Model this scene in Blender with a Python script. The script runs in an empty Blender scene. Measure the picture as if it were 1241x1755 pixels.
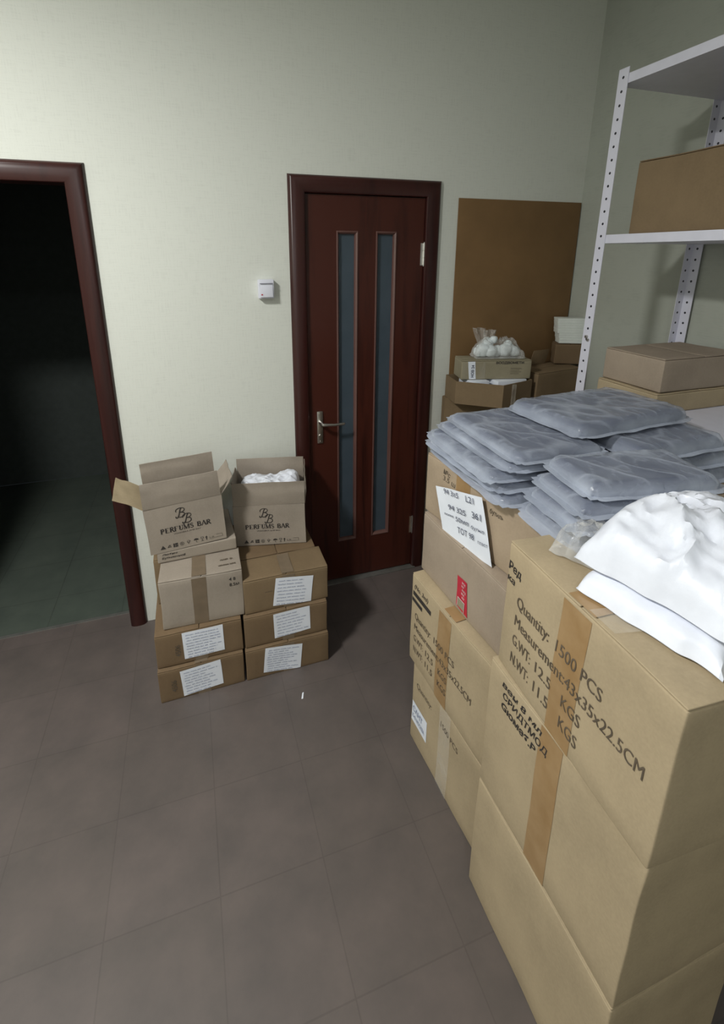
import bpy, bmesh, math, random
from mathutils import Vector, Matrix, noise
R = math.radians
S = bpy.context.scene
COL = S.collection

# ------------------------------------------------------------------ camera
cam_d = bpy.data.cameras.new('camera'); cam = bpy.data.objects.new('camera', cam_d); COL.objects.link(cam)
S.camera = cam
YAW, PITCH, F_PX = 0.3149, 0.2823, 818.6
cam.location = (-0.442, -2.1637, 1.7387)
cam.rotation_euler = (math.pi/2 - PITCH, 0, -YAW)
cam_d.sensor_fit = 'VERTICAL'; cam_d.sensor_height = 36.0
cam_d.lens = 36.0*F_PX/1755.0
# the lens axis sits at the centre of the photo on its page
cam_d.shift_x = (620.5-593.0)/1755.0
cam_d.shift_y = -(877.5-674.5)/1755.0
cam_d.clip_start = 0.02

# ------------------------------------------------------------------ view, world, lamps
S.view_settings.view_transform = 'Standard'; S.view_settings.look = 'None'
S.view_settings.gamma = 1.0; S.view_settings.exposure = 0.0
S.view_settings.use_curve_mapping = False
W = bpy.data.worlds.new('world'); S.world = W; W.use_nodes = True
W.node_tree.nodes['Background'].inputs[0].default_value = (0.6, 0.7, 0.8, 1)
W.node_tree.nodes['Background'].inputs[1].default_value = 0.03
LAMPS = [  # x, y, z, radius, watts, colour : round ceiling lamp, then an added fill lamp
    (-1.55, -1.50, 2.86, 0.17, 66, (1.0, 1.0, 0.965)),
    (-0.55, -3.10, 2.86, 0.20, 11, (0.90, 0.95, 1.0)),  # weak unseen fill lamp, added to raise the ambient light
]

# ------------------------------------------------------------------ material helpers
def new_mat(name):
    m = bpy.data.materials.new(name); m.use_nodes = True
    nt = m.node_tree; b = nt.nodes['Principled BSDF']
    return m, nt, b
def node(nt, typ, **kw):
    n = nt.nodes.new(typ)
    for k, v in kw.items(): setattr(n, k, v)
    return n
def coords(nt, scale=(1, 1, 1), kind='Object'):
    tc = node(nt, 'ShaderNodeTexCoord'); mp = node(nt, 'ShaderNodeMapping')
    mp.inputs['Scale'].default_value = scale
    nt.links.new(tc.outputs[kind], mp.inputs['Vector']); return mp.outputs['Vector']
def noisy(nt, vec, scale, detail=4, rough=.55, dist=0):
    n = node(nt, 'ShaderNodeTexNoise'); n.inputs['Scale'].default_value = scale
    n.inputs['Detail'].default_value = detail; n.inputs['Roughness'].default_value = rough
    n.inputs['Distortion'].default_value = dist
    nt.links.new(vec, n.inputs['Vector']); return n.outputs['Fac']
def ramp(nt, fac, stops):
    r = node(nt, 'ShaderNodeValToRGB'); el = r.color_ramp.elements
    while len(el) < len(stops): el.new(.5)
    for e, (p, c) in zip(el, stops): e.position = p; e.color = (*c, 1)
    nt.links.new(fac, r.inputs['Fac']); return r.outputs['Color']
def bump(nt, b, h, strength, dist=.002):
    n = node(nt, 'ShaderNodeBump'); n.inputs['Strength'].default_value = strength
    n.inputs['Distance'].default_value = dist
    nt.links.new(h, n.inputs['Height']); nt.links.new(n.outputs['Normal'], b.inputs['Normal'])
def mul(c, k): return tuple(x*k for x in c)

def simple(name, c, rough=.6, metal=0, var=.12, scale=20, bmp=0, spec=.5):
    m, nt, b = new_mat(name); v = coords(nt)
    f = noisy(nt, v, scale)
    nt.links.new(ramp(nt, f, [(.3, mul(c, 1-var)), (.7, mul(c, 1+var))]), b.inputs['Base Color'])
    b.inputs['Roughness'].default_value = rough; b.inputs['Metallic'].default_value = metal
    b.inputs['Specular IOR Level'].default_value = spec
    if bmp: bump(nt, b, noisy(nt, v, scale*3), bmp)
    return m
def cardboard(name, c, flute=260, horiz=False):
    m, nt, b = new_mat(name)
    v = coords(nt)
    big = noisy(nt, v, 5, 5, .6); fine = noisy(nt, v, 160, 3, .7)
    mix = node(nt, 'ShaderNodeMath', operation='ADD'); nt.links.new(big, mix.inputs[0])
    sc = node(nt, 'ShaderNodeMath', operation='MULTIPLY'); sc.inputs[1].default_value = .35
    nt.links.new(fine, sc.inputs[0]); nt.links.new(sc.outputs[0], mix.inputs[1])
    col = ramp(nt, mix.outputs[0], [(.45, mul(c, .84)), (.72, c), (.95, mul(c, 1.1))])
    nt.links.new(col, b.inputs['Base Color'])
    b.inputs['Roughness'].default_value = .82; b.inputs['Specular IOR Level'].default_value = .25
    v2 = coords(nt, (1, 1, .08)); w = noisy(nt, v2, 55, 2)
    bump(nt, b, w, .22, .002)
    return m
def wood(name, c1, c2, rough=.34, spec=.45):
    m, nt, b = new_mat(name)
    v = coords(nt, (1, 1, .07)); f = noisy(nt, v, 26, 6, .6, .4)
    v2 = coords(nt, (1, 1, .02)); g = noisy(nt, v2, 7, 2)
    a = node(nt, 'ShaderNodeMath', operation='ADD'); nt.links.new(f, a.inputs[0]); nt.links.new(g, a.inputs[1])
    nt.links.new(ramp(nt, a.outputs[0], [(.75, c1), (1.15, c2)]), b.inputs['Base Color'])
    h = node(nt, 'ShaderNodeMath', operation='MULTIPLY'); h.inputs[1].default_value = .5
    b.inputs['Roughness'].default_value = rough; b.inputs['Specular IOR Level'].default_value = spec
    return m

def wallpaper(name='wallpaper', c=(.695, .712, .655)):
    m, nt, b = new_mat(name); v = coords(nt)
    va = coords(nt, (1, 1, 14)); vb = coords(nt, (14, 1, 1))
    a = noisy(nt, va, 16, 3); d = noisy(nt, vb, 16, 3)
    s = node(nt, 'ShaderNodeMath', operation='ADD'); nt.links.new(a, s.inputs[0]); nt.links.new(d, s.inputs[1])
    nt.links.new(ramp(nt, s.outputs[0], [(.75, mul(c, .965)), (1.25, mul(c, 1.03))]), b.inputs['Base Color'])
    b.inputs['Roughness'].default_value = .75; b.inputs['Specular IOR Level'].default_value = .2
    bump(nt, b, s.outputs[0], .12, .002)
    return m
def tiles(name, c1, c2, grout, size=.333):
    m, nt, b = new_mat(name); v = coords(nt)
    br = node(nt, 'ShaderNodeTexBrick'); br.offset = 0; br.squash = 1
    br.inputs['Scale'].default_value = 1; br.inputs['Brick Width'].default_value = size
    br.inputs['Row Height'].default_value = size; br.inputs['Mortar Size'].default_value = .0022
    br.inputs['Mortar Smooth'].default_value = .3
    br.inputs['Color1'].default_value = (*c1, 1); br.inputs['Color2'].default_value = (*c2, 1)
    br.inputs['Mortar'].default_value = (*grout, 1)
    sh_ = node(nt, 'ShaderNodeVectorMath', operation='ADD'); sh_.inputs[1].default_value = (-.1, 0, 0)
    nt.links.new(v, sh_.inputs[0]); nt.links.new(sh_.outputs[0], br.inputs['Vector'])
    mx = node(nt, 'ShaderNodeMixRGB', blend_type='MULTIPLY'); mx.inputs['Fac'].default_value = 1
    nt.links.new(br.outputs['Color'], mx.inputs[1])
    nt.links.new(ramp(nt, noisy(nt, v, 6, 6, .65), [(.3, (.82, .82, .82)), (.7, (1.12, 1.08, 1.06))]), mx.inputs[2])
    nt.links.new(mx.outputs[0], b.inputs['Base Color'])
    b.inputs['Roughness'].default_value = .48
    bump(nt, b, noisy(nt, v, 45, 3), .08, .002)
    return m
def tape_mat():
    m, nt, b = new_mat('packing_tape'); v = coords(nt)
    nt.links.new(ramp(nt, noisy(nt, v, 18, 4), [(.3, (.32, .195, .085)), (.75, (.40, .265, .135))]), b.inputs['Base Color'])
    b.inputs['Roughness'].default_value = .28
    bump(nt, b, noisy(nt, v, 60, 3), .25, .001)
    return m
def plastic(name, tint, lo, hi, rough=.18, scale=9):
    m, nt, b = new_mat(name); out = nt.nodes['Material Output']; v = coords(nt)
    b.inputs['Base Color'].default_value = (*tint, 1); b.inputs['Roughness'].default_value = rough
    tr = node(nt, 'ShaderNodeBsdfTransparent'); mx = node(nt, 'ShaderNodeMixShader')
    f = noisy(nt, v, scale, 5, .6, .8)
    fr = node(nt, 'ShaderNodeLayerWeight'); fr.inputs['Blend'].default_value = .35
    mr = node(nt, 'ShaderNodeMapRange'); mr.inputs[1].default_value = .35; mr.inputs[2].default_value = .7
    mr.inputs[3].default_value = lo; mr.inputs[4].default_value = hi
    nt.links.new(f, mr.inputs[0])
    ad = node(nt, 'ShaderNodeMath', operation='MULTIPLY_ADD'); ad.inputs[1].default_value = .45
    ad.use_clamp = True
    nt.links.new(fr.outputs['Facing'], ad.inputs[0]); nt.links.new(mr.outputs[0], ad.inputs[2])
    nt.links.new(ad.outputs[0], mx.inputs[0]); nt.links.new(tr.outputs[0], mx.inputs[1])
    nt.links.new(b.outputs[0], mx.inputs[2]); nt.links.new(mx.outputs[0], out.inputs['Surface'])
    bump(nt, b, noisy(nt, v, 38, 4, .6, 1.2), .55, .004)
    return m

M = {}
M['wall'] = wallpaper()
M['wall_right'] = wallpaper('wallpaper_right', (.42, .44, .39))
M['ceiling'] = simple('ceiling_paint', (.70, .70, .66), .9, bmp=.05)
M['floor'] = tiles('floor_tiles', (.122, .102, .096), (.116, .098, .091), (.100, .084, .078), .30)
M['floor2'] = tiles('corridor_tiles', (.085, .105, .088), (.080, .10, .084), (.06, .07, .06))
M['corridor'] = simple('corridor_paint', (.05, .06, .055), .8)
M['kraft'] = cardboard('kraft_cardboard', (.215, .152, .088))
M['kraft_dark'] = cardboard('dark_kraft_cardboard', (.185, .125, .072))
M['beige'] = cardboard('beige_cardboard', (.34, .292, .242))
M['pinkish'] = cardboard('pinkish_cardboard', (.36, .29, .225))
M['tan'] = cardboard('tan_cardboard', (.40, .312, .222))
M['yellow'] = cardboard('yellow_cardboard', (.43, .342, .222))
M['inner'] = cardboard('carton_inside', (.37, .27, .165))
M['greycard'] = cardboard('grey_cardboard', (.31, .275, .19))
M['tape'] = tape_mat()
M['tape_dull'] = simple('dull_brown_tape', (.185, .140, .095), .4, var=.12, scale=18, bmp=.15)
M['cleartape'] = plastic('clear_tape', (.85, .80, .70), .0, .16, .12, 14)
M['ink'] = simple('black_ink', (.035, .030, .028), .6, var=.3)
M['faded'] = simple('faded_ink', (.11, .085, .06), .7, var=.3)
M['pen'] = simple('blue_pen', (.36, .40, .52), .6)
M['pen_dark'] = simple('dark_pen', (.07, .08, .13), .6)
M['paper'] = simple('white_paper', (.80, .84, .92), .6, var=.04, scale=9)
M['red'] = simple('red_print', (.50, .02, .045), .35)
M['white_print'] = simple('white_print', (.7, .6, .6), .5)
M['wood'] = wood('mahogany_veneer', (.022, .0056, .0042), (.060, .0145, .0088), .38, .35)
M['trim'] = wood('mahogany_casing', (.024, .0062, .0055), (.042, .0105, .0085), .33, .45)
M['bead'] = wood('mahogany_bead', (.085, .040, .033), (.14, .07, .06), .28, .6)
M['chrome'] = simple('brushed_nickel', (.72, .70, .67), .30, 1.0)
M['steel'] = simple('threshold_metal', (.30, .30, .28), .45, .7)
M['board'] = simple('hardboard', (.205, .120, .052), .62, var=.10, scale=5, bmp=.05, spec=.3)
M['white'] = simple('white_plastic', (.74, .75, .84), .35, var=.02)
M['rack'] = simple('white_enamel', (.70, .70, .80), .35, var=.03)
M['hole'] = simple('dark_hole', (.03, .03, .045), .8)
M['whitebox'] = simple('white_carton', (.76, .80, .76), .6, var=.05)
M['garment'] = simple('dark_grey_fabric', (.038, .048, .095), .85, var=.2, scale=10, bmp=.15)
def sleeve_mat():
    m = plastic('clear_polybag', (.52, .57, .68), .03, .22, .17, 6); nt = m.node_tree
    at = node(nt, 'ShaderNodeAttribute'); at.attribute_name = 'fold'
    mx = [n for n in nt.nodes if n.bl_idname == 'ShaderNodeMixShader'][0]; src = mx.inputs[0].links[0].from_socket
    a = node(nt, 'ShaderNodeMath', operation='MULTIPLY_ADD'); a.inputs[1].default_value = .42; a.use_clamp = True
    nt.links.new(at.outputs['Fac'], a.inputs[0]); nt.links.new(src, a.inputs[2]); nt.links.new(a.outputs[0], mx.inputs[0])
    return m
M['sleeve'] = sleeve_mat()
M['bagfilm'] = plastic('thin_clear_film', (.80, .80, .78), .05, .32, .12, 16)
M['whitefilm'] = simple('white_film', (.80, .83, .92), .30, var=.06, scale=18, bmp=.3)
M['cotton'] = simple('white_contents', (.72, .78, .80), .8, var=.08, scale=30, bmp=.4)
M['lamp_body'] = simple('lamp_rim', (.7, .7, .7), .4)
m, nt, b = new_mat('lamp_diffuser'); b.inputs['Base Color'].default_value = (.8, .8, .78, 1)
b.inputs['Emission Color'].default_value = (1, .98, .93, 1); b.inputs['Emission Strength'].default_value = 4
M['diffuser'] = m
m, nt, b = new_mat('frosted_glass'); v = coords(nt)
nt.links.new(ramp(nt, noisy(nt, v, 9, 3), [(.3, (.070, .098, .125)), (.7, (.085, .115, .145))]), b.inputs['Base Color'])
b.inputs['Roughness'].default_value = .36; b.inputs['Transmission Weight'].default_value = .25
b.inputs['Specular IOR Level'].default_value = .35
M['frost'] = m

# ------------------------------------------------------------------ object helpers
def obj(name, bm, mat, parent=None, smooth=True):
    me = bpy.data.meshes.new(name); bm.normal_update(); bm.to_mesh(me); bm.free()
    if smooth: me.shade_smooth() if hasattr(me, 'shade_smooth') else None
    if smooth:
        try: me.set_sharp_from_angle(angle=R(38))
        except Exception: pass
    me.materials.append(mat)
    o = bpy.data.objects.new(name, me); COL.objects.link(o)
    if parent: o.parent = parent
    return o
def empty(name, loc=(0, 0, 0), rot=(0, 0, 0)):
    o = bpy.data.objects.new(name, None); COL.objects.link(o)
    o.location = loc; o.rotation_euler = rot; o.empty_display_size = .05
    return o
def tag(o, label=None, cat=None, group=None, kind=None):
    if label: o['label'] = label
    if cat: o['category'] = cat
    if group: o['group'] = group
    if kind: o['kind'] = kind
    return o
def add_box(bm, lo, hi, bevel=0):
    r = bmesh.ops.create_cube(bm, size=1)
    vs = r['verts']
    for v in vs:
        v.co = Vector([lo[i] + (v.co[i]+.5)*(hi[i]-lo[i]) for i in range(3)])
    if bevel:
        es = list({e for v in vs for e in v.link_edges})
        bmesh.ops.bevel(bm, geom=es, offset=bevel, segments=2, affect='EDGES', profile=.6)
def boxobj(name, lo, hi, mat, parent=None, bevel=0):
    bm = bmesh.new(); add_box(bm, lo, hi, bevel); return obj(name, bm, mat, parent)
def add_tube(bm, pts, r, n=10, cap=True):
    pts = [Vector(p) for p in pts]; rings = []
    rr = r if isinstance(r, (list, tuple)) else [r]*len(pts)
    up = Vector((0, 0, 1))
    for i, p in enumerate(pts):
        t = (pts[min(i+1, len(pts)-1)] - pts[max(i-1, 0)]).normalized()
        a = t.cross(up)
        if a.length < .1: a = t.cross(Vector((1, 0, 0)))
        a.normalize(); c = a.cross(t)
        rings.append([bm.verts.new(p + rr[i]*(math.cos(2*math.pi*k/n)*a + math.sin(2*math.pi*k/n)*c)) for k in range(n)])
    for A, B in zip(rings, rings[1:]):
        for k in range(n): bm.faces.new((A[k], A[(k+1) % n], B[(k+1) % n], B[k]))
    if cap: bm.faces.new(rings[0][::-1]); bm.faces.new(rings[-1])

def axis_pts(L, r, n):
    a = [0, .3*r, r] + [r + (L-2*r)*i/n for i in range(1, n)] + [L-r, L-.3*r, L]
    return a
def rounded_box(bm, w, d, h, r=.004, n=8, f=None):
    ax = (axis_pts(w, r, n), axis_pts(d, r, n), axis_pts(h, r, n)); D = (w, d, h)
    for i in range(3):
        j, k = (i+1) % 3, (i+2) % 3
        for side in (0, 1):
            g = []
            for a in ax[j]:
                row = []
                for c in ax[k]:
                    p = [0, 0, 0]; p[i] = D[i]*side; p[j] = a; p[k] = c
                    q = Vector(p); inn = Vector([min(max(p[m], r), D[m]-r) for m in range(3)])
                    e = q - inn
                    if e.length > 1e-9: q = inn + e.normalized()*r
                    if f: q = f(q)
                    row.append(bm.verts.new(q))
                g.append(row)
            for a in range(len(g)-1):
                for c in range(len(g[0])-1):
                    vs = (g[a][c], g[a+1][c], g[a+1][c+1], g[a][c+1])
                    bm.faces.new(vs if side else vs[::-1])
    bmesh.ops.remove_doubles(bm, verts=bm.verts, dist=1e-5)

# ---- lettering: flat meshes laid on a carton face through a mapping (u, v) -> local point
def text_verts(body, w=None, cap=.02, bold=0.0, shear=0.0):
    cu = bpy.data.curves.new('t', 'FONT'); cu.body = body; cu.size = 1; cu.resolution_u = 3
    cu.offset = bold; cu.shear = shear
    o = bpy.data.objects.new('t', cu); COL.objects.link(o)
    dg = bpy.context.evaluated_depsgraph_get(); me = bpy.data.meshes.new_from_object(o.evaluated_get(dg))
    vs = [(v.co.x, v.co.y) for v in me.vertices]; fs = [tuple(p.vertices) for p in me.polygons]
    bpy.data.objects.remove(o); bpy.data.curves.remove(cu); bpy.data.meshes.remove(me)
    if not vs: return [], []
    x0 = min(v[0] for v in vs); x1 = max(v[0] for v in vs)
    sy = cap/.70; sx = (w/(x1-x0)) if w else sy
    return [((x-x0)*sx, y*sy) for x, y in vs], fs
class Deco:
    """collects flat print (text, strokes, polygons) in face coordinates"""
    def __init__(s): s.v = []; s.f = []; s.cuts = []
    def poly(s, pts):
        b = len(s.v); s.v += list(pts); s.f.append(tuple(range(b, b+len(pts)))); return s
    def rect(s, u0, v0, u1, v1, n=1):
        for i in range(n):
            a = u0+(u1-u0)*i/n; c = u0+(u1-u0)*(i+1)/n
            s.poly([(a, v0), (c, v0), (c, v1), (a, v1)])
        return s
    def stroke(s, pts, w, w2=None):
        w2 = w2 or w
        for i, (a, b) in enumerate(zip(pts, pts[1:])):
            dx, dy = b[0]-a[0], b[1]-a[1]; L = math.hypot(dx, dy) or 1e-6
            nx, ny = -dy/L*w/2, dx/L*w/2; ex, ey = dx/L*w*.25, dy/L*w*.25
            s.poly([(a[0]+nx-ex, a[1]+ny-ey), (a[0]-nx-ex, a[1]-ny-ey), (b[0]-nx+ex, b[1]-ny+ey), (b[0]+nx+ex, b[1]+ny+ey)])
        return s
    def text(s, body, u, v, w=None, cap=.02, bold=0, shear=0, rot=0):
        vs, fs = text_verts(body, w, cap, bold, shear); b = len(s.v); s.cuts.append((b, len(s.f))); c, q = math.cos(rot), math.sin(rot)
        s.v += [(u + x*c - y*q, v + x*q + y*c) for x, y in vs]; s.f += [tuple(b+i for i in f) for f in fs]; return s
    def scribble(s, u, v, w, h, rnd, lw=.0009, dens=1.6):
        x = u
        while x < u+w:
            L = rnd.uniform(2.0, 6.0)*h; pts = []; n = int(L/h*dens*3)+3
            for i in range(n+1):
                pts.append((x + L*i/n + rnd.uniform(-.12, .12)*h, v + (h*rnd.uniform(.55, 1) if i % 2 else h*rnd.uniform(-.1, .25))))
            pts = [p for p in pts if p[0] < u+w]
            if len(pts) > 1: s.stroke(pts, lw)
            x += L + h*rnd.uniform(.5, 1.1)
        return s
    def ring(s, u, v, r, w, n=14, a0=0, a1=360):
        pts = [(u+r*math.cos(R(a0+(a1-a0)*i/n)), v+r*math.sin(R(a0+(a1-a0)*i/n))) for i in range(n+1)]
        return s.stroke(pts, w)
    def build(s, name, fmap, mat, parent, off=.0006):
        if len(s.cuts) > 1 and s.cuts[0] == (0, 0):   # one object per written item
            ends = s.cuts[1:] + [(len(s.v), len(s.f))]; last = None
            for (v0, f0), (v1, f1) in zip(s.cuts, ends):
                q = Deco(); q.v = s.v[v0:v1]; q.f = [tuple(i-v0 for i in f) for f in s.f[f0:f1]]
                if q.v: last = q.build(name, fmap, mat, parent, off)
            return last
        bm = bmesh.new(); vs = [bm.verts.new(fmap(u, v, off)) for u, v in s.v]
        for f in s.f:
            try: bm.faces.new([vs[i] for i in f])
            except ValueError: pass
        return obj(name, bm, mat, parent, smooth=False)

class Carton:
    """closed carton: origin at its front left bottom corner; u right / v up on the front face,
    on the left face u runs from the far edge towards the near one"""
    def __init__(s, name, x, y, z, yaw, w, d, h, mat, seed=0, roll=0, amp=.0035, seam='Y', rnd=.004, flaps=True, taper=0):
        s.w, s.d, s.h, s.amp, s.seed, s.taper = w, d, h, amp, seed, taper
        s.e = empty(name, (x, y, z), (0, -R(roll), R(yaw))); s.mat = mat
        bm = bmesh.new(); rounded_box(bm, w, d, h - (.006 if flaps else 0), rnd, 9, s.warp)
        s.body = obj('body', bm, mat, s.e)
        if flaps: s.flaps(seam)
    def warp(s, p):
        q = p*7 + Vector((s.seed*3.1, s.seed*1.7, s.seed*5.3)); n = noise.noise_vector(q)*s.amp
        big = noise.noise_vector(p*2.5 + Vector((s.seed*2.3, 5, 1)))*s.amp*1.2
        o = n + big
        o.z = -abs(o.z)
        if p.z < .006: o.z = 0
        o.x = min(max(o.x, -.003), .003); o.y = min(max(o.y, -.003), .003)
        r = p + o*.8
        if s.taper: r.z += s.taper*(p.x/s.w)*(p.z/s.h)
        return r
    def flaps(s, seam):
        w, d, h, g = s.w, s.d, s.h, .0015
        parts = [((.001, .001), (w/2-g, d-.001)), ((w/2+g, .001), (w-.001, d-.001))] if seam == 'Y' else \
                [((.001, .001), (w-.001, d/2-g)), ((.001, d/2+g), (w-.001, d-.001))]
        for k, (a, b) in enumerate(parts):
            bm = bmesh.new(); nx, ny = 10, 10; W2, D2 = b[0]-a[0], b[1]-a[1]
            def f(q, a=a, k=k):
                p = Vector((q.x+a[0], q.y+a[1], 0))
                lift = .0018*(noise.noise(Vector((p.x*9, p.y*9, s.seed+k*4)))+.4)
                wq = s.warp(Vector((p.x, p.y, h-.006)))
                return Vector((wq.x, wq.y, wq.z + q.z + .0002 + max(lift, 0)))
            rounded_box(bm, W2, D2, .004, .0018, 8, f)
            obj('top_flap', bm, s.mat, s.e)
    def face(s, which):
        def F(u, v, off):
            q = s.warp(Vector((u, 0, v))); return Vector((q.x, q.y - off, q.z))
        def L(u, v, off):
            q = s.warp(Vector((0, s.d-u, v))); return Vector((q.x - off, q.y, q.z))
        def T(u, v, off):
            q = s.warp(Vector((u, v, s.h-.006))); return Vector((q.x, q.y, q.z + .0063 + off))
        return {'F': F, 'L': L, 'T': T}[which]
    def grid(s, name, which, quad, mat, parent=None, off=.0008, n=10, jag=0, lift=None, thick=0):
        """a sheet on a face given by 4 corners (bottom-left, bottom-right, top-right, top-left)"""
        fm = s.face(which); bm = bmesh.new(); rows = []
        bl, br, tr, tl = quad; rnd = random.Random(s.seed)
        for j in range(n+1):
            row = []
            for i in range(n+1):
                a, c = i/n, j/n
                u = (bl[0]*(1-a)+br[0]*a)*(1-c) + (tl[0]*(1-a)+tr[0]*a)*c
                v = (bl[1]*(1-a)+br[1]*a)*(1-c) + (tl[1]*(1-a)+tr[1]*a)*c
                if jag and i in (0, n): u += rnd.uniform(-jag, jag)
                o = off + .0006*abs(noise.noise(Vector((u*25, v*25, s.seed))))
                if lift: o += lift(a, c)
                row.append(bm.verts.new(fm(u, v, o)))
            rows.append(row)
        for j in range(n):
            for i in range(n): bm.faces.new((rows[j][i], rows[j][i+1], rows[j+1][i+1], rows[j+1][i]))
        ob = obj(name, bm, mat, parent or s.e)
        return ob
    def tape(s, which, lo, hi, mat=None, name='packing_tape', v0=None, v1=None):
        mat = mat or M['tape']
        if which in 'FL':
            v0 = .0 if v0 is None else v0; v1 = s.h-.008 if v1 is None else v1
            return s.grid(name, which, ((lo, v0), (hi, v0), (hi, v1), (lo, v1)), mat, n=8, off=.0006)
    def top_tape(s, seam, c, half=.025, mat=None):
        if seam == 'Y': q = ((c-half, .002), (c+half, .002), (c+half, s.d-.01), (c-half, s.d-.01))
        else: q = ((.002, c-half), (s.w-.01, c-half), (s.w-.01, c+half), (.002, c+half))
        return s.grid('packing_tape', 'T', q, mat or (M['tape_dull'] if seam == 'Y' else M['tape']), n=8, off=.0012)
    def sheet(s, which, quad, rows=9, pen='pen', seed=1, off=.0016, blank=.06, hdr=False):
        lab = s.grid('paper_label', which, quad, M['paper'], n=10, off=off)
        bl, br, tr, tl = [Vector(p) for p in quad]; rnd = random.Random(seed*7+3); d = Deco()
        def m(a, c): return (bl*(1-a)+br*a)*(1-c) + (tl*(1-a)+tr*a)*c
        H = (tl-bl).length; sl = math.atan2((tr-tl).y, (tr-tl).x)
        for k in range(rows):
            c = .90 - .84*k/(rows-1) if rows > 1 else .5
            a0 = blank + rnd.uniform(0, .04); a1 = rnd.uniform(.6, .96)
            dd = Deco(); Wd = (br-bl).length
            dd.scribble(0, 0, (a1-a0)*Wd, H*.042, rnd, .0008)
            p0 = m(a0, c)
            base = len(d.v)
            d.v += [(p0.x + x*math.cos(sl)-y*math.sin(sl), p0.y + x*math.sin(sl)+y*math.cos(sl)-.004) for x, y in dd.v]
            d.f += [tuple(base+i for i in f) for f in dd.f]
        d.build('handwriting', s.face(which), M[pen], lab, off+.0012)
        return lab

# ================================================================== THE ROOM
XL, XR, YN, ZC, T = -2.7, 1.56, -3.9, 3.0, .10
def struct(o): o['kind'] = 'structure'; return o
struct(boxobj('floor', (XL, YN, -.06), (XR, T-.001, 0), M['floor']))
struct(boxobj('ceiling', (XL, YN, ZC), (XR, T, ZC+.06), M['ceiling']))
# back wall with two openings: the closed door (0.05..0.68) and the doorway on the left (-1.59..-0.84)
bm = bmesh.new()
D1 = (.055, .676, 2.015); D2 = (-1.60, -.822, 2.03)
for lo, hi in (((XL, 0, 0), (D2[0], T, ZC)), ((D2[0], 0, D2[2]), (D2[1], T, ZC)), ((D2[1], 0, 0), (D1[0], T, ZC)),
               ((D1[0], 0, D1[2]), (D1[1], T, ZC)), ((D1[1], 0, 0), (XR, T, ZC))):
    add_box(bm, lo, hi)
struct(obj('wall_back', bm, M['wall'], smooth=False))
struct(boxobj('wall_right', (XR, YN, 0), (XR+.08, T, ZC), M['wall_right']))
struct(boxobj('wall_left', (XL-.08, YN, 0), (XL, T, ZC), M['wall']))
struct(boxobj('wall_front', (XL, YN-.08, 0), (XR, YN, ZC), M['wall']))
# dim corridor behind the wall
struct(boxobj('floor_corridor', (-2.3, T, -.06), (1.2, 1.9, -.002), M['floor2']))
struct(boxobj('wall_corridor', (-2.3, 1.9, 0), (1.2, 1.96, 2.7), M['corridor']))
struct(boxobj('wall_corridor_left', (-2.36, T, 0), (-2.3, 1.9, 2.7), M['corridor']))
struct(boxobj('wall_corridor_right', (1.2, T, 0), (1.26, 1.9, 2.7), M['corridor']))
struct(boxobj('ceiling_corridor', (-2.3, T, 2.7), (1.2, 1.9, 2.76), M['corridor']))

def casing(parent, xi0, xi1, zi, width=.073):
    prof = [(0, .0), (0, .010), (.004, .0155), (.012, .0195), (.026, .0225), (.044, .0225), (.058, .0195), (.067, .014), (.0715, .007), (width, 0)]
    bm = bmesh.new(); rows = []
    for sx, t in prof:
        rows.append([bm.verts.new((xi0-sx, -t, 0)), bm.verts.new((xi0-sx, -t, zi+sx)), bm.verts.new((xi1+sx, -t, zi+sx)), bm.verts.new((xi1+sx, -t, 0))])
    for A, B in zip(rows, rows[1:]):
        for k in range(3): bm.faces.new((A[k], B[k], B[k+1], A[k+1]))
    for k in (0, 3): bm.faces.new([r[k] for r in rows])
    bmesh.ops.recalc_face_normals(bm, faces=bm.faces)
    return obj('door_casing', bm, M['trim'], parent)
def jamb(parent, x0, x1, z1, th, depth, stop=True):
    bm = bmesh.new()
    add_box(bm, (x0-th, .0, 0), (x0, depth, z1)); add_box(bm, (x1, .0, 0), (x1+th, depth, z1)); add_box(bm, (x0-th, .0, z1), (x1+th, depth, z1+th))
    if stop:
        add_box(bm, (x0, .046, 0), (x0+.012, depth, z1)); add_box(bm, (x1-.012, .046, 0), (x1, depth, z1)); add_box(bm, (x0+.012, .046, z1-.012), (x1-.012, depth, z1))
    return obj('door_frame', bm, M['trim'], parent)

door = struct(empty('door_1'))
casing(door, .073, .658, 1.997)
jamb(door, .073, .658, 1.997, .017, .10)
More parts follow.
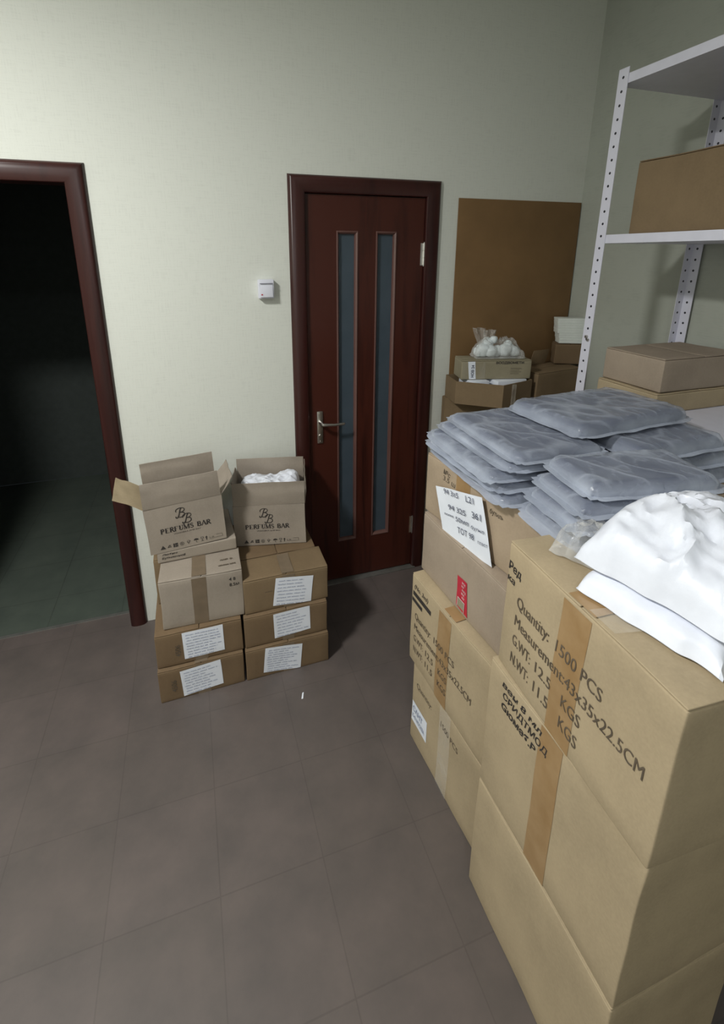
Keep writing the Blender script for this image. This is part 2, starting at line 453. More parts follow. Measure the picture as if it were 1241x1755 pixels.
# leaf with two tall slots
X0, X1, Z0, Z1, Y0, Y1 = .076, .655, .012, 1.994, .004, .044
S1 = (.222, .318); S2 = (.414, .510); SZ = (.25, 1.84)
bm = bmesh.new()
for lo, hi in (((X0, Y0, Z0), (S1[0], Y1, Z1)), ((S1[1], Y0, Z0), (S2[0], Y1, Z1)), ((S2[1], Y0, Z0), (X1, Y1, Z1))): add_box(bm, lo, hi)
for s in (S1, S2):
    add_box(bm, (s[0], Y0, Z0), (s[1], Y1, SZ[0])); add_box(bm, (s[0], Y0, SZ[1]), (s[1], Y1, Z1))
leaf = obj('door_leaf', bm, M['wood'], door, smooth=False)
for s in (S1, S2):
    boxobj('glass_pane', (s[0]+.002, .020, SZ[0]+.002), (s[1]-.002, .026, SZ[1]-.002), M['frost'], door)
    bm = bmesh.new(); w = .010
    prof = [(-.004, Y0-.0002), (-.003, Y0-.004), (.001, Y0-.0052), (.006, Y0-.001), (.010, Y0+.007), (w, .0198)]
    rows = []
    for o_, y in prof:
        rows.append([bm.verts.new(p) for p in ((s[0]+o_, y, SZ[0]+o_), (s[0]+o_, y, SZ[1]-o_), (s[1]-o_, y, SZ[1]-o_), (s[1]-o_, y, SZ[0]+o_))])
    for A, B in zip(rows, rows[1:]):
        for k in range(4): bm.faces.new((A[k], A[(k+1) % 4], B[(k+1) % 4], B[k]))
    bmesh.ops.recalc_face_normals(bm, faces=bm.faces)
    obj('glass_bead', bm, M['bead'], door)
for z in (1.69, .22):
    bm = bmesh.new()
    for k in range(3): add_tube(bm, [(.6565, -.002, z+.003+k*.034), (.6565, -.002, z+.034+k*.034)], .0058, 12)
    add_tube(bm, [(.6565, -.002, z-.004), (.6565, -.002, z+.108)], [.003, .003], 8)
    add_box(bm, (.640, .0005, z), (.657, .0038, z+.103))
    obj('hinge', bm, M['chrome'], door)
hd = boxobj('handle_plate', (.112, -.0045, .832), (.142, .004, 1.0), M['chrome'], door, .004)
bm = bmesh.new(); add_tube(bm, [(.127, -.003, .945), (.127, -.044, .945), (.132, -.052, .945), (.150, -.054, .944), (.19, -.053, .940), (.232, -.050, .940), (.240, -.046, .940)], [.010, .009, .009, .008, .0065, .007, .005], 12)
obj('lever', bm, M['chrome'], hd)
bm = bmesh.new()
add_tube(bm, [(.127, -.004, .872), (.127, -.010, .872)], [.009, .008], 14)
add_tube(bm, [(.127, -.004, .990), (.127, -.007, .990)], [.0035, .003], 8); add_tube(bm, [(.127, -.004, .842), (.127, -.007, .842)], [.0035, .003], 8)
obj('key_rosette', bm, M['chrome'], hd)
bm = bmesh.new(); add_box(bm, (.056, -.028, .0), (.675, .09, .006), .002); obj('threshold_strip', bm, M['steel'], door)

door2 = struct(empty('door_2'))
casing(door2, -1.585, -.842, 1.997)
jamb(door2, -1.583, -.844, 1.999, .017, .10, stop=False)
boxobj('threshold_strip', (-1.583, .088, 0), (-.844, .104, .003), M['steel'], door2)

# ceiling lamp and added fill lamp (out of the frame, they light the room)
for i, (x, y, z, r, p, c) in enumerate(LAMPS):
    t = empty('ceiling_lamp', (x, y, z))
    tag(t, ['round ceiling lamp near the left doorway', 'added round fill lamp at the rear of the room'][i], 'lamp')
    bm = bmesh.new(); add_tube(bm, [(0, 0, .139), (0, 0, .03)], [r*.6, r*1.06], 32); obj('lamp_rim', bm, M['lamp_body'], t)
    bm = bmesh.new(); add_tube(bm, [(0, 0, .0295), (0, 0, .012), (0, 0, .006)], [r, r*.97, r*.85], 32); obj('diffuser', bm, M['diffuser'], t)
    l = bpy.data.lights.new('lamp_light', 'AREA'); l.shape = 'DISK'; l.size = 2*r; l.energy = p; l.color = c
    lo = bpy.data.objects.new('lamp_light', l); COL.objects.link(lo); lo.parent = t; lo.location = (0, 0, 0)

# ================================================================== light switch
sw = tag(empty('light_switch', (-.113, 0, 1.596)), 'small white surface-mounted light switch on the cream wall left of the door', 'switch')
boxobj('housing', (-.034, -.034, -.041), (.034, -.0002, .041), M['white'], sw, .005)
bm = bmesh.new(); add_box(bm, (-.028, -.040, -.035), (.028, -.0335, .022), .002)
for v in bm.verts:
    if v.co.z > 0 and v.co.y < -.036: v.co.y += .004
rk = obj('rocker', bm, M['white'], sw)
boxobj('gap', (-.029, -.0416, .0225), (.029, -.0405, .0250), M['hole'], sw)
boxobj('indicator', (-.024, -.0408, -.026), (-.017, -.0395, -.021), M['red'], rk)

# ================================================================== hardboard sheet
bm = bmesh.new(); add_box(bm, (.828, -.026, .0), (1.553, -.0215, 2.0), .001)
hb = obj('hardboard_sheet', bm, M['board'])
for v in hb.data.vertices: v.co.y += .019*(v.co.z/2.0)   # leans on the wall
tag(hb, 'tall brown hardboard sheet leaning on the back wall right of the door', 'board')

# ================================================================== LEFT STACK
def carton(name, box, mat, label, seed, group=None, **kw):
    c = Carton(name, *box, mat, seed=seed, **kw); tag(c.e, label, 'box', group); return c
c = carton('cardboard_box', (-.685, -.504, 0, .4, .334, .45, .157), M['kraft_dark'], 'brown cardboard box with paper label, on the floor in the left column', 1)
c.sheet('F', ((.089, .012), (.245, .025), (.24, .149), (.082, .139)), seed=1); c.top_tape('Y', .167); c.tape('F', .145, .195, M['tape_dull'])
Deco().text('4506', .066, .045, cap=.020, rot=R(90), bold=.01).build('printed_mark', c.face('F'), M['faded'], c.e, .001)
c = carton('cardboard_box', (-.684, -.488, .157, -.2, .338, .43, .155), M['kraft_dark'], 'brown cardboard box with tilted paper label, second up in the left column', 2)
c.sheet('F', ((.105, .022), (.262, .023), (.262, .148), (.102, .147)), seed=2); c.tape('F', .145, .195, M['tape_dull'])
Deco().text('4506', .092, .040, cap=.020, rot=R(90), bold=.01).build('printed_mark', c.face('F'), M['faded'], c.e, .001)
c = carton('cardboard_box', (-.647, -.462, .312, -1.6, .315, .155, .221), M['beige'], 'pale beige taped box with small marker figures, under the flat box with black handwriting', 3)
c.tape('F', .120, .175, M['tape_dull']); c.top_tape('Y', .149, .027)
Deco().text('4 8', .262, .176, cap=.014, bold=.01).text('8.5м', .262, .150, cap=.014, bold=.01).build('marker_figures', c.face('F'), M['ink'], c.e, .0012)
Deco().scribble(.235, .075, .05, .010, random.Random(4), .002).build('marker_scribble', c.face('T'), M['faded'], c.e, .002)
Deco().scribble(.225, .04, .07, .008, random.Random(6), .002).build('marker_scribble', c.face('T'), M['faded'], c.e, .002)
c = carton('cardboard_box', (-.672, -.303, .312, -.4, .325, .26, .221), M['kraft'], 'brown box mostly hidden behind the pale beige taped box', 4)
c = carton('flat_cardboard_box', (-.650, -.339, .533, 2.2, .315, .26, .047), M['beige'], 'flat beige box with two lines of black handwriting under the tilted open carton', 5, flaps=False, taper=.007, amp=.002)
Deco().text('Любим', .019, .033, w=.058, cap=.0075, bold=.02, shear=.2).text('Бутылочной', .017, .017, w=.09, cap=.0085, bold=.02, shear=.2).build('marker_writing', c.face('F'), M['ink'], c.e, .0008)

# ================================================================== RIGHT COLUMN OF THE SMALL STACK
c = carton('cardboard_box', (-.342, -.504, 0, 0, .358, .46, .154), M['kraft_dark'], 'brown cardboard box with paper label, on the floor beside the door', 11)
c.sheet('F', ((.069, .026), (.229, .004), (.240, .128), (.083, .149)), seed=3, rows=10); c.tape('F', .155, .205, M['tape_dull'])
c = carton('cardboard_box', (-.338, -.490, .154, -.5, .354, .45, .154), M['kraft_dark'], 'brown cardboard box with creased paper label, middle of the right column of three', 12)
c.sheet('F', ((.121, .020), (.278, .031), (.277, .148), (.120, .144)), seed=4, rows=8); c.tape('F', .155, .205, M['tape_dull'])
c = carton('cardboard_box', (-.328, -.474, .308, -.2, .352, .150, .162), M['kraft'], 'brown taped cardboard box with paper label, top of the right column of three', 13)
c.sheet('F', ((.116, .018), (.275, .003), (.290, .129), (.131, .149)), seed=5, rows=8, off=.002); c.tape('F', .160, .212, M['tape_dull']); c.top_tape('Y', .183, .026)
Deco().text('•••••', .085, .088, w=.03, cap=.01).build('printed_mark', c.face('F'), M['faded'], c.e, .001)
c = carton('cardboard_box', (-.337, -.318, .308, 0, .348, .295, .160), M['kraft_dark'], 'brown box mostly hidden under the open carton filled with white plastic', 14)

# ---- open printed cartons
def ribbon_letters(d, x, y, h, word, track):
    """thick-and-thin capitals with serifs"""
    tk, tn = h*.21, h*.075
    def ser(u, v): d.rect(u-h*.13, v-tn/2, u+h*.13+tk*.0, v+tn/2)
    def stem(u): d.rect(u-tk/2, y, u+tk/2, y+h); ser(u, y+tn/2); ser(u, y+h-tn/2)
    for ch in word:
        w = h*.72
        if ch == ' ': x += h*.55*track; continue
        if ch in 'PRB':
            stem(x+h*.15)
            d.ring(x+h*.33, y+h*.75, h*.22, tk*.75, 8, -90, 90); d.rect(x+h*.15, y+h*.94, x+h*.35, y+h); d.rect(x+h*.15, y+h*.50, x+h*.35, y+h*.56)
            if ch == 'R': d.stroke([(x+h*.32, y+h*.52), (x+h*.66, y+h*.03)], tk*.9); ser(x+h*.66, y+tn/2)
            if ch == 'B': d.ring(x+h*.35, y+h*.27, h*.25, tk*.8, 8, -90, 90); d.rect(x+h*.15, y, x+h*.36, y+h*.06)
        elif ch in 'EF':
            stem(x+h*.15); d.rect(x+h*.15, y+h*.94, x+h*.58, y+h); d.rect(x+h*.15, y+h*.48, x+h*.45, y+h*.54); d.rect(x+h*.54, y+h*.8, x+h*.60, y+h)
            if ch == 'E': d.rect(x+h*.15, y, x+h*.60, y+h*.06); d.rect(x+h*.56, y, x+h*.62, y+h*.2)
        elif ch == 'U':
            d.rect(x+h*.08, y+h*.3, x+h*.08+tk, y+h); d.rect(x+h*.58, y+h*.3, x+h*.58+tn, y+h); d.ring(x+h*.355, y+h*.3, h*.24, tn*1.6, 8, 180, 360); ser(x+h*.16, y+h-tn/2); ser(x+h*.6, y+h-tn/2); w = h*.76
        elif ch == 'M':
            d.rect(x+h*.10, y, x+h*.10+tn, y+h); d.rect(x+h*.74, y, x+h*.74+tk, y+h); d.stroke([(x+h*.12, y+h), (x+h*.45, y+h*.05)], tk); d.stroke([(x+h*.45, y+h*.05), (x+h*.78, y+h)], tn); ser(x+h*.12, y+tn/2); ser(x+h*.82, y+tn/2); ser(x+h*.12, y+h-tn/2); ser(x+h*.82, y+h-tn/2); w = h*1.0
        elif ch == 'S':
            d.ring(x+h*.32, y+h*.74, h*.21, tk*.6, 9, 30, 250); d.ring(x+h*.32, y+h*.27, h*.23, tk*.6, 9, -150, 80); d.stroke([(x+h*.2, y+h*.56), (x+h*.46, y+h*.46)], tk*.9); w = h*.62
        elif ch == 'A':
            d.stroke([(x+h*.05, y), (x+h*.37, y+h)], tn*1.3); d.stroke([(x+h*.37, y+h), (x+h*.70, y)], tk); d.rect(x+h*.18, y+h*.3, x+h*.56, y+h*.35); ser(x+h*.06, y+tn/2); ser(x+h*.70, y+tn/2); w = h*.78
        x += w*track
    return x
def curve_pts(P, n=10):
    out = []
    for a, b, c, e in P:
        for i in range(n+1):
            t = i/n; out.append(((1-t)**3*a[0]+3*(1-t)**2*t*b[0]+3*(1-t)*t*t*c[0]+t**3*e[0], (1-t)**3*a[1]+3*(1-t)**2*t*b[1]+3*(1-t)*t*t*c[1]+t**3*e[1]))
    return out
def script_B(d, u, v, s, back=True):
    f = lambda x, y: (u + x*s, v + y*s)
    st = lambda P, w: d.stroke([f(*p) for p in curve_pts(P)], w*s)
    st([((.62, 1.0), (.45, .8), (.42, .3), (.22, .02)), ((.22, .02), (.10, -.10), (-.02, .02), (.06, .14))], .10)           # slanted stem with foot curl
    st([((.12, .66), (-.02, .95), (.45, 1.15), (.80, 1.0)), ((.80, 1.0), (1.06, .86), (.86, .56), (.48, .56))], .075)        # upper bowl with entry swash
    st([((.48, .56), (.86, .58), (1.0, .30), (.78, .10)), ((.78, .10), (.60, -.06), (.36, .0), (.22, .10))], .095)           # lower bowl
def printed(c, seedk=0):
    d = Deco()
    script_B(d, .114, .143, .040); script_B(d, .136, .113, .040)
    d.build('emblem', c.face('F'), M['ink'], c.e, .0012)
    d = Deco(); x = ribbon_letters(d, 0, 0, .0215, 'PERFUMS BAR', 1.0)
    k = .196/x; d.v = [(.049 + px*k, .085 + py) for px, py in d.v]
    d.build('brand_lettering', c.face('F'), M['ink'], c.e, .0012)
    d = Deco().text('УПАКОВКА ДЛЯ ВАС', .098, .071, w=.106, cap=.0055)
    d.build('small_lettering', c.face('F'), M['ink'], c.e, .0012)
    d = Deco(); v = .022; s = .009; x = .040
    d.poly([(x-.001, v-.007), (x+.020, v-.007), (x+.0095, v+.010)])                     # filled triangle
    x = .068; d.ring(x+.006, v, .007, .0018, 3, 90, 450); d.stroke([(x-.002, v-.004), (x+.012, v+.006)], .0014)
    x = .089; d.rect(x, v-.008, x+.006, v+.009); d.rect(x+.0075, v-.008, x+.018, v-.002); d.rect(x+.0075, v, x+.018, v+.009)
    x = .123; d.ring(x, v, .0075, .0014, 14); d.ring(x, v, .003, .0014, 8)
    x = .150; d.ring(x, v+.002, .006, .0013, 10, 20, 300); d.stroke([(x-.002, v-.008), (x+.004, v+.004)], .0014); d.stroke([(x-.006, v), (x+.008, v+.003)], .0012)
    x = .180; d.poly([(x+.010*math.cos(R(a)), v+.001+.008*math.sin(R(a))) for a in range(0, 181, 20)]); d.stroke([(x, v+.001), (x, v-.008), (x+.003, v-.009)], .0013)
    x = .204; d.stroke([(x-.005, v+.009), (x-.005, v+.003), (x, v), (x+.005, v+.003), (x+.005, v+.009), (x-.005, v+.009)], .0013); d.stroke([(x, v), (x, v-.008)], .0014); d.rect(x-.005, v-.009, x+.005, v-.0075)
    x = .221; d.poly([(x-.005, v+.003), (x+.005, v+.003), (x, v+.011)]); d.rect(x-.0017, v-.008, x+.0017, v+.004)
    x = .234; d.stroke([(x, v+.003), (x, v-.006), (x+.050, v-.006), (x+.050, v+.007), (x+.026, v+.007)], .0009); d.text('54', x+.008, v-.003, cap=.006)
    d.build('handling_symbols', c.face('F'), M['ink'], c.e, .0012)
class OpenCarton(Carton):
    def __init__(s, name, x, y, z, yaw, w, d, h, mat, inner, seed=0, roll=0, flap=(.11,)*4, angles=(0, 0, 0, 0), trims=(0, 0, 0, 0), base_gap=0):
        s.w, s.d, s.h, s.amp, s.seed, s.taper = w, d, h, .003, seed, 0
        s.e = empty(name, (x, y, z), (0, -R(roll), R(yaw))); s.mat = mat; t = .004
        bm = bmesh.new()
        def plate(o, U, V, N, lu, lv):   # thin warped plate
            n = 8; A = []
            for side in (0, 1):
                g = [[bm.verts.new(o + U*(lu*i/n) + V*(lv*j/n) + N*(t*side)) for j in range(n+1)] for i in range(n+1)]
                A.append(g)
                for i in range(n):
                    for j in range(n):
                        f = (g[i][j], g[i+1][j], g[i+1][j+1], g[i][j+1]); bm.faces.new(f if side else f[::-1])
            a, b = A
            for i in range(n):
                for e in (0, n):
                    bm.faces.new((a[i][e], a[i+1][e], b[i+1][e], b[i][e])); bm.faces.new((a[e][i], a[e][i+1], b[e][i+1], b[e][i]))
        Xv, Yv, Zv = Vector((1, 0, 0)), Vector((0, 1, 0)), Vector((0, 0, 1))
        plate(Vector((0, 0, 0)), Xv, Zv, Yv, w, h); plate(Vector((0, d, 0)), Xv, Zv, -Yv, w, h)
        plate(Vector((0, t, 0)), Yv, Zv, Xv, d-2*t, h); plate(Vector((w, t, 0)), Yv, Zv, -Xv, d-2*t, h)
        plate(Vector((t, t, 0)), Xv, Yv, Zv, w-2*t, d-2*t)
        for v in bm.verts: v.co = s.warp(v.co)
        bmesh.ops.recalc_face_normals(bm, faces=bm.faces)
        s.body = obj('body', bm, mat, s.e)
        # flaps: front, back, left, right ; angle = lean outwards from upright
        spec = [(Vector((0, 0, h)), Xv, -Yv, w), (Vector((0, d, h)), Xv, Yv, w), (Vector((0, 0, h)), Yv, -Xv, d), (Vector((w, 0, h)), Yv, Xv, d)]
        for k, (o, U, O, L) in enumerate(spec):
            a = R(angles[k]); V = Zv*math.cos(a) + O*math.sin(a); N = U.cross(V)*(.003 if k in (1, 2) else -.003)
            if k in (0, 1): L0, tr = .0, trims[k]
            else: L0, tr = .0, trims[k]
            bm = bmesh.new(); n = 9; A = []
            for side in (0, 1):
                g = []
                for i in range(n+1):
                    row = []
                    for j in range(n+1):
                        c = j/n; uu = .0015 + (L-.003)*(i/n) ; uu = uu*(1-tr*c) + L/2*tr*c
                        p = o + U*uu + V*(flap[k]*c + .0005) + N*(side)
                        p += (U.cross(V))*(.006*noise.noise(Vector((i*.35, j*.35, s.seed*3+k*7)))*c + (.004*math.sin(c*3.1)))
                        if c < .2: p += O*.0004
                        row.append(bm.verts.new(p))
                    g.append(row)
                A.append(g)
                for i in range(n):
                    for j in range(n):
                        f = (g[i][j], g[i+1][j], g[i+1][j+1], g[i][j+1]); bm.faces.new(f if side else f[::-1])
            a_, b_ = A
            for i in range(n):
                for e in (0, n):
                    bm.faces.new((a_[i][e], a_[i+1][e], b_[i+1][e], b_[i][e])); bm.faces.new((a_[e][i], a_[e][i+1], b_[e][i+1], b_[e][i]))
            bmesh.ops.recalc_face_normals(bm, faces=bm.faces)
            obj('flap', bm, inner if k == 2 else mat, s.e)

p1 = OpenCarton('open_carton', -.673, -.345, .5795, 3.6, .30, .205, .204, M['beige'], M['yellow'], 21, 2.4, (.112, .112, .118, .085), (4, -2, 55, 40), (.02, .0, .0, .12))
tag(p1.e, 'open printed beige carton tilted to the left, one flap sticking out over the doorway casing', 'box'); printed(p1)
p2 = OpenCarton('open_carton', -.333, -.214, .4695, -12, .318, .205, .200, M['beige'], M['beige'], 22, 0, (.112, .142, .105, .125), (3, -3, 3, 2), (.0, .0, .2, .0))
tag(p2.e, 'upright open printed beige carton filled with white plastic, next to the door', 'box'); printed(p2)

def crumple(name, cx, cy, z0, w, d, h, mat, parent=None, seed=0, yaw=0, n=48, pw=2.6, rough=.35, freq=9, flat=True):
    """closed crumpled mound"""
    bm = bmesh.new(); c, s_ = math.cos(R(yaw)), math.sin(R(yaw)); top, bot = [], []
    for side, store in ((1, top), (0, bot)):
        for i in range(n+1):
            row = []
            for j in range(n+1):
                a = -1+2*i/n; b_ = -1+2*j/n
                e = max(0, 1-abs(a)**pw)**.5*max(0, 1-abs(b_)**pw)**.5
                q = Vector((a*w*.5*freq, b_*d*.5*freq, seed))
                r1 = 1-abs(noise.noise(q*1.3)) ; r2 = 1-abs(noise.noise(q*3.1+Vector((3, 1, 4)))); r3 = noise.noise(q*.6)
                k = (1-rough) + rough*(r1*.9 + r2*.45 - .55 + r3*.8)
                z = z0 + (h*e*k if side else 0) + .0005*(1 if side else 0)
                jx = .012*noise.noise(Vector((a*2, b_*2, seed+9))) ; jy = .012*noise.noise(Vector((a*2, b_*2, seed+19)))
                x, y = a*w/2*(1+.0)+jx, b_*d/2+jy
                row.append(bm.verts.new((cx + x*c - y*s_, cy + x*s_ + y*c, z)))
            store.append(row)
    for i in range(n):
        for j in range(n):
            bm.faces.new((top[i][j], top[i+1][j], top[i+1][j+1], top[i][j+1])); bm.faces.new((bot[i][j], bot[i][j+1], bot[i+1][j+1], bot[i+1][j]))
    bmesh.ops.remove_doubles(bm, verts=bm.verts, dist=.0004)
    return obj(name, bm, mat, parent)
wb = crumple('white_plastic_bag', 0, 0, 0, .286, .170, .285, M['whitefilm'], seed=3, pw=16, rough=.07, freq=16)
wb.location = (-.156, -.152, .478); wb.rotation_euler = (0, 0, R(-12))
tag(wb, 'crumpled white plastic stuffed inside the upright open carton', 'bag')

# ================================================================== BIG STACKS ON THE RIGHT
# A column (far)
c = carton('cardboard_box', (.237, -1.365, 0, 2.9, .35, .437, .353), M['yellow'], 'yellowish box with blue-lettered label, lowest of the far column right of the door', 31, seam='X')
c.tape('L', .18, .245, M['cleartape'], 'clear_tape')
lab = c.grid('shipping_label', 'L', ((.006, .085), (.110, .085), (.110, .175), (.006, .175)), M['paper'], off=.001)
Deco().text('САНТ', .012, .135, w=.07, cap=.022, bold=.03).text('К-42 МОСКВА', .012, .105, w=.085, cap=.016, bold=.02).build('blue_lettering', c.face('L'), M['pen'], lab, .0026)
Deco().text('Quantity:', .03, .255, w=.10, cap=.022).text('1500 PCS', .19, .255, w=.10, cap=.022).build('printed_lettering', c.face('L'), M['faded'], c.e, .001)
def carton_print(c, u0, z0, pitch, cap, mat, k=1.0, cut=None):
    d = Deco()
    d.text('Quantity:', u0, z0, w=.108*k, cap=cap); d.text('1500', u0+.130*k, z0, w=.056*k, cap=cap); d.text('PCS', u0+.198*k, z0, w=.050*k, cap=cap)
    d.text('Measurement:43x35x22.5CM', u0, z0-pitch, w=.345*k, cap=cap)
    d.text('G.WT:', u0, z0-2*pitch, w=.064*k, cap=cap); d.text('12.5', u0+.082*k, z0-2*pitch, w=.050*k, cap=cap); d.text('KGS', u0+.165*k, z0-2*pitch, w=.05*k, cap=cap)
    d.text('N.WT:', u0, z0-3*pitch, w=.064*k, cap=cap); d.text('11.5', u0+.082*k, z0-3*pitch, w=.048*k, cap=cap); d.text('KGS', u0+.165*k, z0-3*pitch, w=.05*k, cap=cap)
    return d.build('printed_lettering', c.face('L'), mat, c.e, .0018)
c = carton('cardboard_box', (.233, -1.350, .353, 3.7, .35, .437, .353), M['yellow'], 'yellowish printed box with two thick black bars, under the red-stickered box', 32, seam='X')
c.tape('L', .167, .232, v0=.0, v1=.335); c.top_tape('X', .2185, .03)
d = Deco().rect(.010, .275, .124, .291, 8).rect(.006, .250, .072, .264, 5); d.build('black_bars', c.face('L'), M['ink'], c.e, .001)
Deco().text('(No. 3ml)', .018, .304, w=.085, cap=.016, bold=.01, shear=.2).build('marker_writing', c.face('L'), M['ink'], c.e, .001)
carton_print(c, .030, .195, .047, .0245, M['faded'], .93)
c = carton('cardboard_box', (.265, -1.340, .7065, 2.9, .335, .44, .2175), M['pinkish'], 'smooth pinkish-brown box with a red sticker, under the box with the white handwritten sheet', 33, seam='X')
st = c.grid('red_sticker', 'L', ((.213, .018), (.272, .012), (.258, .122), (.208, .118)), M['red'], off=.0012)
d = Deco()
for k, (u, w) in enumerate(((.236, .018), (.234, .014), (.238, .02), (.236, .016), (.240, .014))): d.text('ВСЕГДА'[:3+k % 3], u, .106-.012*k, w=w, cap=.006, bold=.02)
d.rect(.219, .020, .221, .050); d.rect(.219, .048, .256, .0505); d.rect(.254, .016, .256, .050)
d.build('white_lettering', c.face('L'), M['white_print'], st, .003)
Deco().rect(.222, .022, .253, .047).build('picture_patch', c.face('L'), M['greycard'], st, .0028)
c = carton('cardboard_box', (.313, -1.385, .925, 7.2, .32, .50, .205), M['tan'], 'tan box with a white handwritten sheet, under the bagged garments', 34, seam='X')
c.tape('L', .150, .215, M['tape'], v0=.10, v1=.195); c.tape('L', .15, .22, M['cleartape'], 'clear_tape', v0=.0, v1=.1)
Deco().text('№с', .085, .168, cap=.015, bold=.01, rot=R(-8)).text('3.5 ш', .085, .146, w=.06, cap=.016, bold=.01, rot=R(-4)).text('бутыль', .298, .142, w=.05, cap=.014, bold=.01).build('marker_writing', c.face('L'), M['faded'], c.e, .001)
def lift(a, cc):      # loose lower left corner of the sheet curls off
    return .004*max(0, (1-a)*.9 + (1-cc)*.9 - .9)
sh = c.grid('paper_sheet', 'L', ((.128, -.024), (.344, .002), (.281, .183), (.071, .122)), M['paper'], off=.016, n=14, lift=lift)
d = Deco(); rot = R(13)
d.text('94 3х5', .118, .118, w=.072, cap=.016, rot=rot).text('L21', .222, .142, w=.034, cap=.018, rot=rot)
d.text('94 325', .145, .078, w=.082, cap=.016, rot=rot).text('361', .252, .107, w=.038, cap=.019, rot=rot)
d.text('noms', .128, .052, w=.045, cap=.009, rot=rot).text('50мл', .182, .058, w=.06, cap=.014, rot=rot).text('бутыл', .252, .072, w=.055, cap=.010, rot=rot)
d.text('ТОТ 98', .195, .026, w=.075, cap=.017, rot=rot).text('пласт', .285, .044, w=.04, cap=.010, rot=rot)
d.build('handwriting', c.face('L'), M['pen_dark'], sh, .0205)
# B column (near)
c = carton('cardboard_box', (.190, -1.812, 0, 0, .35, .435, .399), M['yellow'], 'yellowish box on the floor, lowest of the nearest column', 35, seam='X')
c = carton('cardboard_box', (.190, -1.812, .400, 0, .35, .435, .399), M['yellow'], 'yellowish box with black marker handwriting, under the large box reading Quantity', 36, seam='X')
c.tape('L', .18, .245)
Deco().text('вен 8 мл', .050, .360, w=.135, cap=.017, bold=.02, shear=.15).text('СРИДТМОД', .056, .330, w=.15, cap=.018, bold=.02, shear=.15).text('Gюмеб.В', .054, .298, w=.12, cap=.019, bold=.03, shear=.1).build('marker_writing', c.face('L'), M['ink'], c.e, .001)
c = carton('cardboard_box', (.173, -1.820, .800, -3.3, .35, .430, .330), M['yellow'], 'large yellowish box printed Quantity 1500, nearest at the right', 37, seam='X')
c.tape('L', .176, .246, v0=.0, v1=.318); c.top_tape('X', .215, .033)
carton_print(c, .047, .192, .0505, .0275, M['faded'])
Deco().text('Ред', .004, .262, w=.045, cap=.020, bold=.02, rot=R(-4)).text('ка', .004, .232, w=.026, cap=.016, bold=.02, rot=R(-4)).build('marker_writing', c.face('L'), M['ink'], c.e, .001)
c.grid('clear_tape', 'T', ((.004, .14), (.3, .10), (.3, .16), (.004, .20)), M['cleartape'], off=.003)
# C column behind, carries the garments
for k, (z, h) in enumerate(((0, .38), (.381, .38), (.762, .367))):
    c = carton('cardboard_box', (.672, -1.38, z, 0, .335, .50, h), M['tan'], ['tan box on the floor, lowest of the column hidden under the garments beside the rack', 'tan box in the middle of the column hidden under the garments beside the rack', 'tan box on top of the column hidden under the garments beside the rack'][k], 41+k, seam='X')

